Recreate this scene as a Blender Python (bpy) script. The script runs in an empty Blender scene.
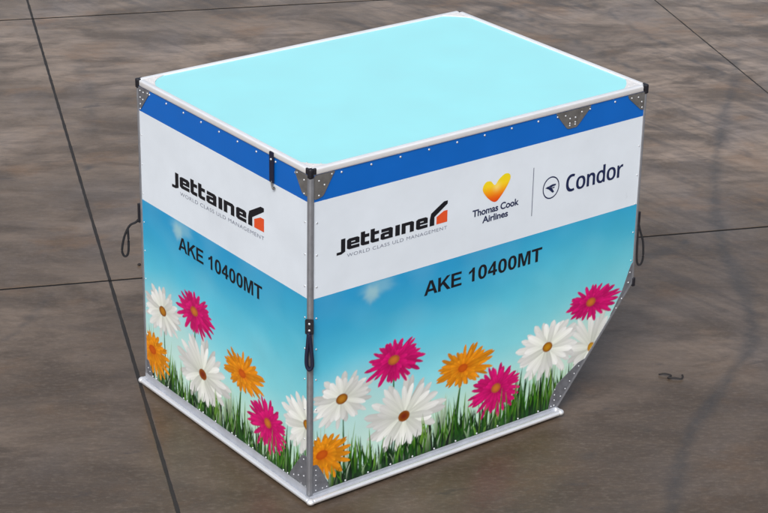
import bpy, bmesh, math, random
import numpy as np
from mathutils import Vector, Matrix

random.seed(7)
rng = np.random.default_rng(7)
SC = bpy.context.scene
COL = SC.collection

# ------------------------------------------------------------------ sizes (metres)
WT, DP, HT = 2.034, 1.4835, 1.6643       # width at the top, depth, height
WB = 1.545                                # width at the foot
ZH = 0.5975                              # where the side starts to slope in
ZPS, ZPF = 0.046, 0.006                               # lower edge of the printed panels
ZW0, ZW1 = 1.030, 1.504                  # white band


# ------------------------------------------------------------------ colour helpers
def lin(c):
    c = c / 255.0
    return c / 12.92 if c <= 0.04045 else ((c + 0.055) / 1.055) ** 2.4


def L3(r, g, b, k=1.0):
    return np.array([min(lin(r) * k, 0.92), min(lin(g) * k, 0.92), min(lin(b) * k, 0.92)])


# ------------------------------------------------------------------ materials
def mat(name, col=(0.5, 0.5, 0.5), rough=0.5, metal=0.0, spec=0.5, coat=0.0):
    m = bpy.data.materials.new(name)
    m.use_nodes = True
    p = m.node_tree.nodes['Principled BSDF']
    p.inputs['Base Color'].default_value = (col[0], col[1], col[2], 1)
    p.inputs['Roughness'].default_value = rough
    p.inputs['Metallic'].default_value = metal
    p.inputs['Specular IOR Level'].default_value = spec
    p.inputs['Coat Weight'].default_value = coat
    return m


def nodes(m):
    return m.node_tree.nodes, m.node_tree.links, m.node_tree.nodes['Principled BSDF']


def add_noise_variation(m, scale=8.0, amount=0.12, rough_amt=0.12, stretch=(1, 1, 1), bump=0.0):
    """uneven tone and gloss, so that no surface is flat"""
    n, l, p = nodes(m)
    tc = n.new('ShaderNodeTexCoord')
    mp = n.new('ShaderNodeMapping'); mp.inputs['Scale'].default_value = stretch
    no = n.new('ShaderNodeTexNoise'); no.inputs['Scale'].default_value = scale
    no.inputs['Detail'].default_value = 8; no.inputs['Roughness'].default_value = 0.65
    l.new(tc.outputs['Object'], mp.inputs[0]); l.new(mp.outputs[0], no.inputs['Vector'])
    mr = n.new('ShaderNodeMapRange')
    mr.inputs[1].default_value = 0.3; mr.inputs[2].default_value = 0.7
    mr.inputs[3].default_value = 1 - amount; mr.inputs[4].default_value = 1.0
    l.new(no.outputs['Fac'], mr.inputs[0])
    mx = n.new('ShaderNodeMix'); mx.data_type = 'RGBA'; mx.blend_type = 'MULTIPLY'
    mx.inputs[0].default_value = 1
    src = p.inputs['Base Color'].links[0].from_socket if p.inputs['Base Color'].links else None
    if src: l.new(src, mx.inputs[6])
    else: mx.inputs[6].default_value = p.inputs['Base Color'].default_value
    l.new(mr.outputs[0], mx.inputs[7]); l.new(mx.outputs[2], p.inputs['Base Color'])
    r0 = p.inputs['Roughness'].default_value
    mr2 = n.new('ShaderNodeMapRange')
    mr2.inputs[1].default_value = 0.3; mr2.inputs[2].default_value = 0.7
    mr2.inputs[3].default_value = max(0.03, r0 - rough_amt); mr2.inputs[4].default_value = min(1, r0 + rough_amt)
    l.new(no.outputs['Fac'], mr2.inputs[0]); l.new(mr2.outputs[0], p.inputs['Roughness'])
    if bump:
        b = n.new('ShaderNodeBump'); b.inputs['Strength'].default_value = bump
        b.inputs['Distance'].default_value = 0.002
        l.new(no.outputs['Fac'], b.inputs['Height']); l.new(b.outputs[0], p.inputs['Normal'])
    return m


M = {}
M['rail'] = add_noise_variation(mat('brushed_aluminium', (0.94, 0.95, 0.97), 0.32, 0.40), 4, 0.08, 0.04)
M['base'] = add_noise_variation(mat('scuffed_aluminium', (0.92, 0.94, 0.97), 0.33, 0.6), 3, 0.08, 0.0)
M['ledge'] = add_noise_variation(mat('dull_aluminium', (0.50, 0.53, 0.59), 0.42, 0.35), 12, 0.22, 0.12)
M['post'] = add_noise_variation(mat('grey_aluminium', (0.30, 0.31, 0.34), 0.46, 0.45), 16, 0.25, 0.1)
M['gusset'] = add_noise_variation(mat('dark_plate', (0.25, 0.245, 0.24), 0.45, 0.5), 25, 0.35, 0.12)
M['gusset_dark'] = add_noise_variation(mat('dark_blue_plate', (0.22, 0.23, 0.26), 0.45, 0.4), 25, 0.35, 0.12)
M['plate_top'] = add_noise_variation(mat('bright_plate', (0.84, 0.83, 0.82), 0.5, 0.2), 25, 0.12, 0.1)
M['rivet'] = mat('rivet_head', (0.66, 0.69, 0.73), 0.32, 0.6)
M['cap'] = add_noise_variation(mat('black_plastic', (0.012, 0.012, 0.018), 0.4), 30, 0.2, 0.1)
M['strap'] = add_noise_variation(mat('navy_webbing', (0.006, 0.008, 0.035), 0.75), 120, 0.4, 0.1, bump=0.4)
M['cord'] = add_noise_variation(mat('black_webbing', (0.010, 0.010, 0.014), 0.8), 120, 0.4, 0.1)
M['top'] = add_noise_variation(mat('cyan_panel', (0.318, 0.755, 0.805), 0.42, 0, 0.4), 3.0, 0.05, 0.08)
M['plain'] = add_noise_variation(mat('plain_panel', (0.55, 0.57, 0.60), 0.45), 5.0, 0.1, 0.08)
M['ink_black'] = mat('black_ink', (0.010, 0.010, 0.014), 0.5, 0, 0.25)
M['ink_navy'] = mat('navy_ink', (0.012, 0.020, 0.075), 0.5, 0, 0.25)
M['ink_grey'] = mat('grey_ink', (0.17, 0.19, 0.26), 0.5, 0, 0.25)
M['ink_orange'] = mat('orange_ink', (0.72, 0.085, 0.020), 0.4)
M['debris'] = mat('dark_scrap', (0.015, 0.012, 0.012), 0.7)
M['seal'] = add_noise_variation(mat('joint_sealant', (0.024, 0.020, 0.018), 0.7), 9, 0.5, 0.1, bump=0.3)
M['seal_dark'] = add_noise_variation(mat('dark_joint_sealant', (0.014, 0.012, 0.011), 0.85, 0, .2), 9, 0.4, 0.1)


def print_material(name):
    m = mat(name, rough=0.34, spec=0.35)
    n, l, p = nodes(m)
    a = n.new('ShaderNodeVertexColor'); a.layer_name = 'Print'
    l.new(a.outputs['Color'], p.inputs['Base Color'])
    add_noise_variation(m, 4.0, 0.07, 0.07)
    # very slight waviness of the thin sheet
    tc = n.new('ShaderNodeTexCoord'); no = n.new('ShaderNodeTexNoise')
    no.inputs['Scale'].default_value = 2.2; no.inputs['Detail'].default_value = 2
    b = n.new('ShaderNodeBump'); b.inputs['Strength'].default_value = 0.5; b.inputs['Distance'].default_value = 0.02
    l.new(tc.outputs['Object'], no.inputs['Vector']); l.new(no.outputs['Fac'], b.inputs['Height'])
    l.new(b.outputs[0], p.inputs['Normal'])
    return m


M['print'] = print_material('printed_sheet')


# ------------------------------------------------------------------ object helpers
def link(name, me, m, parent=None, smooth=False, label=None):
    o = bpy.data.objects.new(name, me)
    if m is not None and not me.materials: me.materials.append(m)
    COL.objects.link(o)
    if parent is not None: o.parent = parent
    if smooth:
        for f in me.polygons: f.use_smooth = True
    if label: o['label'] = label
    return o


def obj(name, bm, m, parent=None, smooth=False, label=None):
    bmesh.ops.recalc_face_normals(bm, faces=bm.faces[:])
    me = bpy.data.meshes.new(name); bm.to_mesh(me); bm.free()
    return link(name, me, m, parent, smooth, label)


def box(bm, x0, x1, y0, y1, z0, z1, bev=0.0):
    v = [bm.verts.new(c) for c in ((x0, y0, z0), (x1, y0, z0), (x1, y1, z0), (x0, y1, z0),
                                   (x0, y0, z1), (x1, y0, z1), (x1, y1, z1), (x0, y1, z1))]
    fs = [bm.faces.new([v[i] for i in q]) for q in
          ((0, 3, 2, 1), (4, 5, 6, 7), (0, 1, 5, 4), (1, 2, 6, 5), (2, 3, 7, 6), (3, 0, 4, 7))]
    if bev:
        ed = list({e for f in fs for e in f.edges})
        bmesh.ops.bevel(bm, geom=ed, offset=bev, segments=3, profile=0.6, affect='EDGES')


def prism(bm, poly, org, e1, e2, nrm, depth, bev=0.0):
    """flat outline in the plane (e1, e2) given a thickness along nrm"""
    org, e1, e2, nrm = (Vector(q) for q in (org, e1, e2, nrm))
    a = [bm.verts.new(org + e1 * p[0] + e2 * p[1]) for p in poly]
    b = [bm.verts.new(org + e1 * p[0] + e2 * p[1] + nrm * depth) for p in poly]
    fs = [bm.faces.new(a[::-1]), bm.faces.new(b)]
    k = len(poly)
    for i in range(k):
        fs.append(bm.faces.new((a[i], a[(i + 1) % k], b[(i + 1) % k], b[i])))
    if bev:
        bmesh.ops.bevel(bm, geom=list(fs[1].edges), offset=bev, segments=2, profile=0.6, affect='EDGES')


def tube(bm, pts, ra, rb=None, up=(0, 0, 1), seg=10, flat=False, cap=True):
    rb = ra if rb is None else rb
    pts = [Vector(p) for p in pts]
    rings = []
    up = Vector(up)
    for i, p in enumerate(pts):
        t = (pts[min(i + 1, len(pts) - 1)] - pts[max(i - 1, 0)]).normalized()
        s = t.cross(up)
        if s.length < 1e-4: s = t.cross(Vector((1, 0, 0)))
        s.normalize(); w = s.cross(t).normalized()
        rings.append([bm.verts.new(p + s * (ra * math.cos(2 * math.pi * k / seg)) + w * (rb * math.sin(2 * math.pi * k / seg)))
                      for k in range(seg)])
    for a, b in zip(rings, rings[1:]):
        for k in range(seg):
            bm.faces.new((a[k], a[(k + 1) % seg], b[(k + 1) % seg], b[k]))
    if cap:
        bm.faces.new(rings[0][::-1]); bm.faces.new(rings[-1])


def spline(ctrl, n=10, closed=False):
    P = [Vector(c) for c in ctrl]; out = []
    m = len(P)
    rngk = range(m if closed else m - 1)
    for i in rngk:
        g = lambda j: P[j % m] if closed else P[max(0, min(m - 1, j))]
        p0, p1, p2, p3 = g(i - 1), g(i), g(i + 1), g(i + 2)
        for k in range(n):
            t = k / n
            out.append(0.5 * ((2 * p1) + (p2 - p0) * t + (2 * p0 - 5 * p1 + 4 * p2 - p3) * t * t + (3 * p1 - p0 - 3 * p2 + p3) * t ** 3))
    out.append(P[0] if closed else P[-1])
    return out


# ------------------------------------------------------------------ the thing
ROOT = bpy.data.objects.new('cargo_container', None)
COL.objects.link(ROOT)
ROOT['label'] = 'aluminium framed air cargo container with cyan top and flower meadow print standing on concrete'
ROOT['category'] = 'container'

# faces of the container as frames: origin, direction of u seen from outside, outward normal
FRONT = dict(o=Vector((0, 0, 0)), u=Vector((1, 0, 0)), n=Vector((0, -1, 0)))
SIDE = dict(o=Vector((0, DP, 0)), u=Vector((0, -1, 0)), n=Vector((-1, 0, 0)))


def fp(F, u, z, d=0.0):
    return F['o'] + F['u'] * u + Vector((0, 0, z)) + F['n'] * d


# rivets ------------------------------------------------------------
def rivet_mesh(r=0.0060, h=0.0040):
    bm = bmesh.new()
    prof = [(r, 0), (r * 0.93, h * 0.5), (r * 0.6, h * 0.88)]
    rings = [[bm.verts.new((q * math.cos(2 * math.pi * k / 10), q * math.sin(2 * math.pi * k / 10), z)) for k in range(10)] for q, z in prof]
    for a, b in zip(rings, rings[1:]):
        for k in range(10): bm.faces.new((a[k], a[(k + 1) % 10], b[(k + 1) % 10], b[k]))
    t = bm.verts.new((0, 0, h))
    for k in range(10): bm.faces.new((rings[-1][k], rings[-1][(k + 1) % 10], t))
    me = bpy.data.meshes.new('rivet'); bm.to_mesh(me); bm.free()
    me.materials.append(M['rivet'])
    for f in me.polygons: f.use_smooth = True
    return me


RV = rivet_mesh()


def rivet(p, n, parent, s=1.0):
    o = bpy.data.objects.new('rivet', RV)
    COL.objects.link(o); o.parent = parent
    o.matrix_local = Matrix.Translation(p) @ Vector(n).to_track_quat('Z', 'Y').to_matrix().to_4x4() @ Matrix.Scale(s, 4)
    return o


def rivet_stuff(name, plist, parent, s=1.0):
    bm = bmesh.new()
    for p, n in plist:
        b2 = bmesh.new(); b2.from_mesh(RV)
        b2.transform(Matrix.Translation(p) @ Vector(n).to_track_quat('Z', 'Y').to_matrix().to_4x4() @ Matrix.Scale(s, 4))
        me = bpy.data.meshes.new('t'); b2.to_mesh(me); b2.free(); bm.from_mesh(me); bpy.data.meshes.remove(me)
    o = obj(name, bm, M['rivet'], parent, True)
    o['kind'] = 'stuff'
    return o


# ------------------------------------------------------------------ the printed artwork, drawn as a field of colour
RES = 0.0016
AW, AH = int(2.10 / RES), int(1.06 / RES)
SKY_T = [0.0, 0.22, 0.45, 0.7, 0.86, 1.0]
SKY_C = [L3(200, 230, 216), L3(182, 228, 224), L3(132, 214, 228), L3(84, 192, 222), L3(58, 168, 210), L3(44, 154, 206)]


def draw_art(rg):
    U, Z = np.meshgrid((np.arange(AW) + 0.5) * RES, (np.arange(AH) + 0.5) * RES)
    t = np.clip(Z / 1.03 + 0.05 * np.sin(U * 2.1 + 1.0) + 0.02 * np.sin(U * 5.3 + Z * 3), 0, 1)
    # towards the right the print turns greener and paler
    img = np.stack([np.interp(t, SKY_T, [c[k] for c in SKY_C]) for k in range(3)], -1)
    k = np.clip((U - 0.7) / 1.2, 0, 1)[..., None]
    alt = np.stack([np.interp(t, SKY_T, [c[j] for c in
          [L3(196, 226, 212), L3(170, 218, 212), L3(122, 204, 214), L3(92, 190, 212), L3(64, 172, 206), L3(48, 160, 204)]]) for j in range(3)], -1)
    img = img * (1 - k) + alt * k

    # faint high cloud in the printed sky
    mott = np.sin(U * 6.1 + 2.2 * np.sin(Z * 5 + U * 2)) * np.sin(Z * 9.3 + 1.7 * np.sin(U * 4.1)) + .5 * np.sin(U * 15 + Z * 11) * np.sin(Z * 19 - U * 7)
    mw = (np.clip(mott * .5 + .1, 0, 1) * .13)[..., None]
    img = img * (1 - mw) + L3(176, 222, 226) * mw

    def blob(cu, cz, ru, rz, col, a, rag=0.0):
        d = ((U - cu) / ru) ** 2 + ((Z - cz) / rz) ** 2
        if rag:
            th = np.arctan2((Z - cz) / rz, (U - cu) / ru)
            d = d * (1 + rag * np.sin(th * 5 + 1.0) + rag * 0.6 * np.sin(th * 9 + U * 40))
        w = (a * np.clip(np.exp(-d * d * 0.9), 0, 1))[..., None]
        img[:] = img * (1 - w) + col * w
    blob(0.385, 0.998, 0.090, 0.040, L3(150, 200, 214), 0.50, 0.12)
    blob(0.350, 0.968, 0.040, 0.040, L3(176, 208, 208), 0.55, 0.15)
    blob(0.25, 0.30, 0.35, 0.28, L3(205, 228, 215), 0.55)
    blob(1.75, 0.28, 0.35, 0.25, L3(196, 224, 212), 0.7)
    blob(1.05, 0.15, 0.6, 0.17, L3(188, 218, 190), 0.5)

    def fill(mask_bbox, fn):
        u0, u1, z0, z1 = mask_bbox
        i0, i1 = max(0, int(u0 / RES)), min(AW, int(u1 / RES) + 2)
        j0, j1 = max(0, int(z0 / RES)), min(AH, int(z1 / RES) + 2)
        if i1 <= i0 or j1 <= j0: return
        uu, zz = U[j0:j1, i0:i1], Z[j0:j1, i0:i1]
        a, c = fn(uu, zz)
        a = a[..., None]
        img[j0:j1, i0:i1] = img[j0:j1, i0:i1] * (1 - a) + c * a

    def petal(c0, c1, w, colA, colB, streak, alpha=1.0, notch=0.0, curve=0.0):
        c0 = np.array(c0); c1 = np.array(c1)
        v = c1 - c0; Lh = np.hypot(*v)
        if Lh < 1e-4: return
        e = v / Lh; nn = np.array([-e[1], e[0]])
        pad = w + 0.006

        def fn(uu, zz):
            s = ((uu - c0[0]) * e[0] + (zz - c0[1]) * e[1]) / Lh
            q = (uu - c0[0]) * nn[0] + (zz - c0[1]) * nn[1] - curve * Lh * s * s
            ss = np.clip(s, 0, 1)
            half = w * (0.30 + 0.70 * np.sin(np.pi * np.clip(ss * 0.80 + 0.06, 0, 1)) ** 0.8) * np.clip((1 - ss) * 8.5, 0, 1) ** 0.5
            a = np.clip((half - np.abs(q)) / 0.0022 + 0.5, 0, 1) * ((s > 0) & (s < 1)) * alpha
            tq = np.clip(np.abs(q) / (half + 1e-6), 0, 1)
            k = ss[..., None]
            c = colA * (1 - k) + colB * k
            lines = 0.5 + 0.5 * np.cos(q / (w + 1e-6) * 7.5)
            sh = 1 - streak * (0.45 * (1 - lines) * 0.6 + 0.7 * tq ** 4)
            return a, c * sh[..., None]
        m = abs(curve) * Lh
        fill((min(c0[0], c1[0]) - pad - m, max(c0[0], c1[0]) + pad + m, min(c0[1], c1[1]) - pad - m, max(c0[1], c1[1]) + pad + m), fn)

    def blade(u, z0, h, lean, w, cA, cB, alpha=1.0):
        def fn(uu, zz):
            s = (zz - z0) / h
            ss = np.clip(s, 0, 1)
            c = u + lean * ss ** 1.8
            half = w * (1 - ss) ** 0.75 * (0.75 + 0.25 * ss)
            q = uu - c
            a = np.clip((half - np.abs(q)) / 0.002 + 0.5, 0, 1) * ((s > 0) & (s < 1)) * alpha
            k = ss[..., None]
            col = (cA * (1 - k) + cB * k) * (1 - 0.28 * (q > 0))[..., None]
            return a, col
        fill((u - abs(lean) - w - .004, u + abs(lean) + w + .004, z0, z0 + h), fn)

    def outline_pt(fl, th):
        """where a ray from the heart of the flower leaves its outline"""
        (cu, cz), (u0, u1, z0, z1) = fl
        ou, oz, ru, rz = (u0 + u1) / 2, (z0 + z1) / 2, (u1 - u0) / 2, (z1 - z0) / 2
        dx, dz = math.cos(th) * ru, math.sin(th) * rz
        a = (dx / ru) ** 2 + (dz / rz) ** 2
        fx, fz = (cu - ou) / ru, (cz - oz) / rz
        b = 2 * (fx * dx / ru + fz * dz / rz); c = fx * fx + fz * fz - 1
        t = (-b + math.sqrt(max(b * b - 4 * a * c, 0))) / (2 * a)
        return cu + dx * t, cz + dz * t

    def flower(fl, n, w, layers, colA, colB, streak, heart, hr, ring=None, gap=0.0):
        (cu, cz) = fl[0]
        for li in range(layers):
            ph = rg.uniform(0, 6.28)
            for k in rg.permutation(n):
                th = 2 * math.pi * (k + rg.uniform(-.28, .28)) / n + ph
                pu, pz = outline_pt(fl, th)
                f = rg.uniform(0.86, 1.08) * (1.0 if li == 0 else 0.84 if li == 1 else 0.50)
                tip = (cu + (pu - cu) * f, cz + (pz - cz) * f)
                st = (cu + (pu - cu) * .08, cz + (pz - cz) * .08)
                br = rg.uniform(0.72, 1.08)
                sh = 0.86 if li == 0 else 1.0
                petal(st, tip, w * rg.uniform(.75, 1.2), colA * br * sh, colB * br * sh, streak, curve=rg.uniform(-.08, .08))
        ru, rz = hr
        r0 = rg.uniform(0, 6)

        def fn(uu, zz):
            x, y = (uu - cu) / ru, (zz - cz) / rz
            d = np.sqrt(x * x + y * y)
            a = np.clip((1 - d) * ru / 0.003 + .5, 0, 1)
            g = 0.5 + 0.5 * np.sin(uu * 900 + r0) * np.sin(zz * 1000)
            base = heart[0] * (1 - np.clip(d * 1.1, 0, 1) ** 2)[..., None] + heart[1] * (np.clip(d * 1.1, 0, 1) ** 2)[..., None]
            return a, base * (0.75 + 0.35 * g)[..., None]
        fill((cu - ru * 1.2, cu + ru * 1.2, cz - rz * 1.2, cz + rz * 1.2), fn)

    G1 = [L3(14, 56, 12), L3(3, 20, 8), L3(26, 84, 16), L3(8, 40, 16)]
    G2 = [L3(62, 130, 22), L3(92, 158, 36), L3(44, 108, 24), L3(124, 178, 60)]
    GP = [L3(176, 206, 158), L3(140, 180, 110), L3(196, 220, 190)]

    def grass(n, h0, h1, palette, u0=0.0, u1=1.72, w0=.006, w1=.0150, a=1.0, zb=0.002):
        for _ in range(n):
            u = rg.uniform(u0, u1)
            cB = palette[rg.integers(len(palette))]
            cA = G1[rg.integers(len(G1))]
            tall = 0.82 + 0.16 * math.sin(u * 9.0 + 1.3) + 0.12 * math.sin(u * 31)
            h = rg.uniform(h0, h1) * tall + .035
            blade(u, zb, h, rg.uniform(-.035, .035), rg.uniform(w0, w1), cA, cB, a)

    W = L3(244, 248, 246); WS = L3(198, 212, 200)
    grass(130, .16, .34, GP, a=.75)
    grass(150, .10, .29, G2 + G1 + G1)
    grass(150, .02, .10, [G1[1], G1[3], G1[0]])
    white = (L3(226, 232, 218), W)
    FL = dict(
        w0=((.185, .471), (.000, .375, .325, .605)), w1=((.557, .266), (.325, .800, .085, .475)),
        w2=((1.466, .380), (1.255, .690 + 1.0, .205, .535)), w3=((1.767, .295), (1.57, 1.965, .13, .52)),
        pk0=((.488, .588), (.318, .672, .452, .702)), pk1=((1.135, .246), (.952, 1.306, .088, .375)),
        pk2=((1.747, .555), (1.582, 1.946, .446, .655)), or0=((.072, .208), (-.06, .240, .050, .312)),
        or1=((.916, .421), (.748, 1.114, .314, .538)))
    stem = L3(36, 96, 26)
    blade(.20, .045, .42, -.01, .008, L3(18, 70, 20), stem)
    blade(.49, .30, .28, .0, .009, L3(30, 90, 26), L3(50, 120, 40))
    blade(.885, .045, .37, .03, .011, L3(18, 62, 14), L3(58, 122, 30))
    blade(1.44, .045, .33, .02, .009, L3(18, 62, 14), L3(58, 122, 30))
    # white daisies at the back
    flower(FL['w3'], 17, .0185, 2, *white, .24, (L3(196, 150, 34), L3(176, 120, 26)), (.024, .027))
    flower(FL['w2'], 20, .0185, 2, *white, .24, (L3(196, 138, 24), L3(140, 82, 10)), (.033, .027))
    flower(FL['w0'], 20, .0165, 2, *white, .24, (L3(190, 128, 34), L3(130, 74, 14)), (.034, .027))
    grass(36, .08, .24, G2 + G1, .25, .95)
    flower(FL['w1'], 21, .0200, 2, *white, .24, (L3(120, 34, 14), L3(150, 84, 20)), (.035, .029))
    grass(90, .02, .09, [G1[1], G1[3], G1[0]])
    # more grass, over the lower petals
    grass(95, .06, .21, G2 + G1, 0.1, 1.72)
    grass(44, .12, .30, G2 + G1, 1.2, 1.62)
    grass(40, .05, .15, GP, .1, 1.72, a=.75)
    O1, O2 = L3(224, 116, 4), L3(242, 158, 24)
    oh = (L3(206, 92, 14), L3(190, 78, 10))
    flower(FL['or1'], 24, .0115, 3, O1, O2, .42, oh, (.030, .022))
    flower(FL['or0'], 24, .0130, 3, O1, O2, .42, oh, (.034, .024))
    P1, P2 = L3(184, 0, 88), L3(226, 20, 124)
    ph = (L3(206, 120, 44), L3(170, 84, 44))
    flower(FL['pk0'], 23, .0118, 3, P1, P2, .42, ph, (.034, .025))
    flower(FL['pk2'], 23, .0115, 3, P1, P2, .42, ph, (.032, .024))
    flower(FL['pk1'], 24, .0120, 3, P1, P2, .42, ph, (.030, .026))
    # front blades
    grass(60, .04, .125, G2 + G1, 0.12, 1.72)
    for u, h in ((1.17, .19), (1.215, .16), (1.26, .2), (1.13, .13), (1.07, .12), (.30, .2), (.36, .22), (.27, .17), (.42, .15), (.86, .2), (.93, .24)):
        blade(u, .045, h, rg.uniform(-.02, .02), .009, L3(24, 74, 14), L3(96, 152, 44))
    # soften slightly, as a printed photograph is
    b = img.copy()
    b[1:-1, 1:-1] = (img[1:-1, 1:-1] * 4 + img[:-2, 1:-1] + img[2:, 1:-1] + img[1:-1, :-2] + img[1:-1, 2:]) / 8
    return b


ART = draw_art(rng)


def sample_art(u, z):
    x = np.clip(u / RES - .5, 0, AW - 1.001); y = np.clip(z / RES - .5, 0, AH - 1.001)
    i, j = x.astype(int), y.astype(int)
    fx, fy = (x - i)[..., None], (y - j)[..., None]
    return (ART[j, i] * (1 - fx) * (1 - fy) + ART[j, i + 1] * fx * (1 - fy) + ART[j + 1, i] * (1 - fx) * fy + ART[j + 1, i + 1] * fx * fy)


BLUE = L3(12, 100, 192)
WHITE = np.array([0.72, 0.79, 0.87])


def slope_u(z):
    return np.where(z < ZH, WB + (WT - WB) * z / ZH, WT)


def printed_panel(name, F, umax_fn, label):
    """one sheet of panel with its print: sky-and-flower field, white band, blue band"""
    step = 0.003; ZP = ZPF if F is FRONT else ZPS
    zs = list(np.linspace(ZP, ZH, int((ZH - ZP) / step))) + list(np.linspace(ZH, ZW0, int((ZW0 - ZH) / step)))[1:]
    zs = np.array(zs)
    nu = int(2.0 / step) if F is FRONT else int(DP / step)
    f = np.linspace(0, 1, nu)
    um = umax_fn(zs)
    U = f[None, :] * um[:, None]; Z = np.repeat(zs[:, None], nu, 1)
    colr = sample_art(U, Z)
    rows = [(U, Z, colr)]
    V = [np.stack([U.ravel(), Z.ravel()], 1)]
    C = [colr.reshape(-1, 3)]
    nr = len(zs)
    idx = np.arange(nr * nu).reshape(nr, nu)
    Q = [np.stack([idx[:-1, :-1], idx[:-1, 1:], idx[1:, 1:], idx[1:, :-1]], -1).reshape(-1, 4)]
    base = nr * nu
    umx = float(umax_fn(np.array([1.2]))[0])
    for z0, z1, c in ((ZW0, ZW1, WHITE), (ZW1, HT - .012, BLUE)):
        us = np.linspace(0, umx, 12)
        V.append(np.array([(u, z) for z in (z0, z1) for u in us])); C.append(np.tile(c, (24, 1)))
        i0 = np.arange(11) + base
        Q.append(np.stack([i0, i0 + 1, i0 + 13, i0 + 12], -1)); base += 24
    V = np.concatenate(V); C = np.concatenate(C); Q = np.concatenate(Q)
    o, u, n = (np.array(F[k]) for k in 'oun')
    P = o + V[:, :1] * u + V[:, 1:2] * np.array([0, 0, 1.0])
    nv, nq = len(P), len(Q)
    # the sheet's back, so that it has thickness
    zc = [ZP, ZH, HT - .012]
    bk = [(0, zc[0]), (float(umax_fn(np.array([zc[0]]))[0]), zc[0]), (umx, zc[1]), (umx, zc[2]), (0, zc[2])]
    PB = np.array([o + u * a + np.array([0, 0, b]) - n * .006 for a, b in bk])
    me = bpy.data.meshes.new(name)
    tot_loops = nq * 4 + 5
    me.vertices.add(nv + 5); me.vertices.foreach_set('co', np.concatenate([P, PB]).astype(np.float32).ravel())
    me.loops.add(tot_loops)
    me.loops.foreach_set('vertex_index', np.concatenate([Q.ravel(), np.arange(nv + 4, nv - 1, -1)]).astype(np.int32))
    me.polygons.add(nq + 1)
    me.polygons.foreach_set('loop_start', np.concatenate([np.arange(nq) * 4, [nq * 4]]).astype(np.int32))
    me.update(calc_edges=True); me.validate()
    at = me.color_attributes.new('Print', 'FLOAT_COLOR', 'POINT')
    cc = np.ones((nv + 5, 4), np.float32); cc[:nv, :3] = C; cc[nv:, :3] = .5
    at.data.foreach_set('color', cc.ravel())
    return link(name, me, M['print'], ROOT, False, label)


front_panel = printed_panel('printed_panel', FRONT, slope_u, 'wide flower-printed panel with a sloping lower right edge')
side_panel = printed_panel('printed_panel', SIDE, lambda z: np.full_like(z, DP), 'narrow flower-printed side panel')

# plain panels of the faces turned away, and the roof
bm = bmesh.new(); box(bm, .006, WT - .006, DP - .006, DP, ZH, HT - .012)
prism(bm, [(.006, .0), (WB, .0), (WT - .006, ZH - .002), (.006, ZH - .002)], (0, DP, 0), (1, 0, 0), (0, 0, 1), (0, -1, 0), .006)
obj('rear_panel', bm, M['plain'], ROOT)
bm = bmesh.new(); box(bm, WT - .006, WT, .008, DP - .008, ZH, HT - .012); obj('end_panel', bm, M['plain'], ROOT)
bm = bmesh.new()
ax = Vector((WT - WB, 0, ZH)); axn = ax.normalized(); nn = Vector((axn.z, 0, -axn.x))
prism(bm, [(0, 0), (ax.length, 0), (ax.length, DP - .016), (0, DP - .016)], (WB, .008, 0), axn, (0, 1, 0), -nn, .006)
obj('sloping_panel', bm, M['plain'], ROOT)
bm = bmesh.new(); box(bm, .022, WT - .022, .022, DP - .022, HT - .02, HT - .004); top_panel = obj('top_panel', bm, M['top'], ROOT, label='bright cyan top panel')

# ------------------------------------------------------------------ top rails
RW = .023
rails = []
for (x0, x1, y0, y1) in ((.012, WT - .012, -.006, RW), (.012, WT - .012, DP - RW, DP + .006)):
    bm = bmesh.new(); box(bm, x0, x1, y0, y1, HT - .030, HT + .003, .009)
    rails.append(obj('top_rail', bm, M['rail'], ROOT, True))
for (x0, x1) in ((-.006, RW), (WT - RW, WT + .006)):
    bm = bmesh.new(); box(bm, x0, x1, RW + .001, DP - RW - .001, HT - .030, HT + .003, .009)
    rails.append(obj('top_rail', bm, M['rail'], ROOT, True))
for i in range(12):
    u = .17 + i * .1655
    if u > WT - .06: break
    if abs(u - 1.55) < .12: continue
    rivet(fp(FRONT, u, HT - .047, 0.0), (0, -1, 0), rails[0], .95)
for i in range(9):
    rivet(fp(SIDE, .115 + i * .1565, HT - .049, 0.0), (-1, 0, 0), rails[2], .95)

# ------------------------------------------------------------------ corner posts
def post(x0, x1, y0, y1, z0, m, bev=.008):
    bm = bmesh.new(); box(bm, x0, x1, y0, y1, z0, HT - .034, bev)
    return obj('corner_post', bm, m, ROOT, True)


p_near = post(-.007, .019, -.007, .019, .006, M['post'])
p_left = post(-.004, .012, DP - .014, DP + .004, .006, M['post'], .004)
p_right = post(WT - .012, WT + .003, -.004, .014, ZH, M['post'], .004)
p_back = post(WT - .014, WT + .003, DP - .014, DP + .004, ZH, M['post'], .004)
for z in np.arange(.30, 1.50, .1575):
    rivet(fp(FRONT, .036, z), (0, -1, 0), p_near, .85)
    rivet(fp(SIDE, DP - .040, z), (-1, 0, 0), p_near, .85)
for z in np.arange(.72, 1.45, .157):
    rivet(fp(FRONT, WT - .024, z), (0, -1, 0), p_right, .75)
for z in np.arange(.28, 1.45, .157):
    rivet(fp(SIDE, .026, z), (-1, 0, 0), p_left, .7)
# edges of the slope
for y0, y1 in ((-.004, .012), (DP - .012, DP + .004)):
    bm = bmesh.new()
    prism(bm, [(0, 0), (ax.length, 0), (ax.length, .012), (0, .012)], (WB, y0, 0), axn, -nn, (0, 1, 0), y1 - y0, .002)
    obj('slope_edge', bm, M['post'], ROOT)

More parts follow.
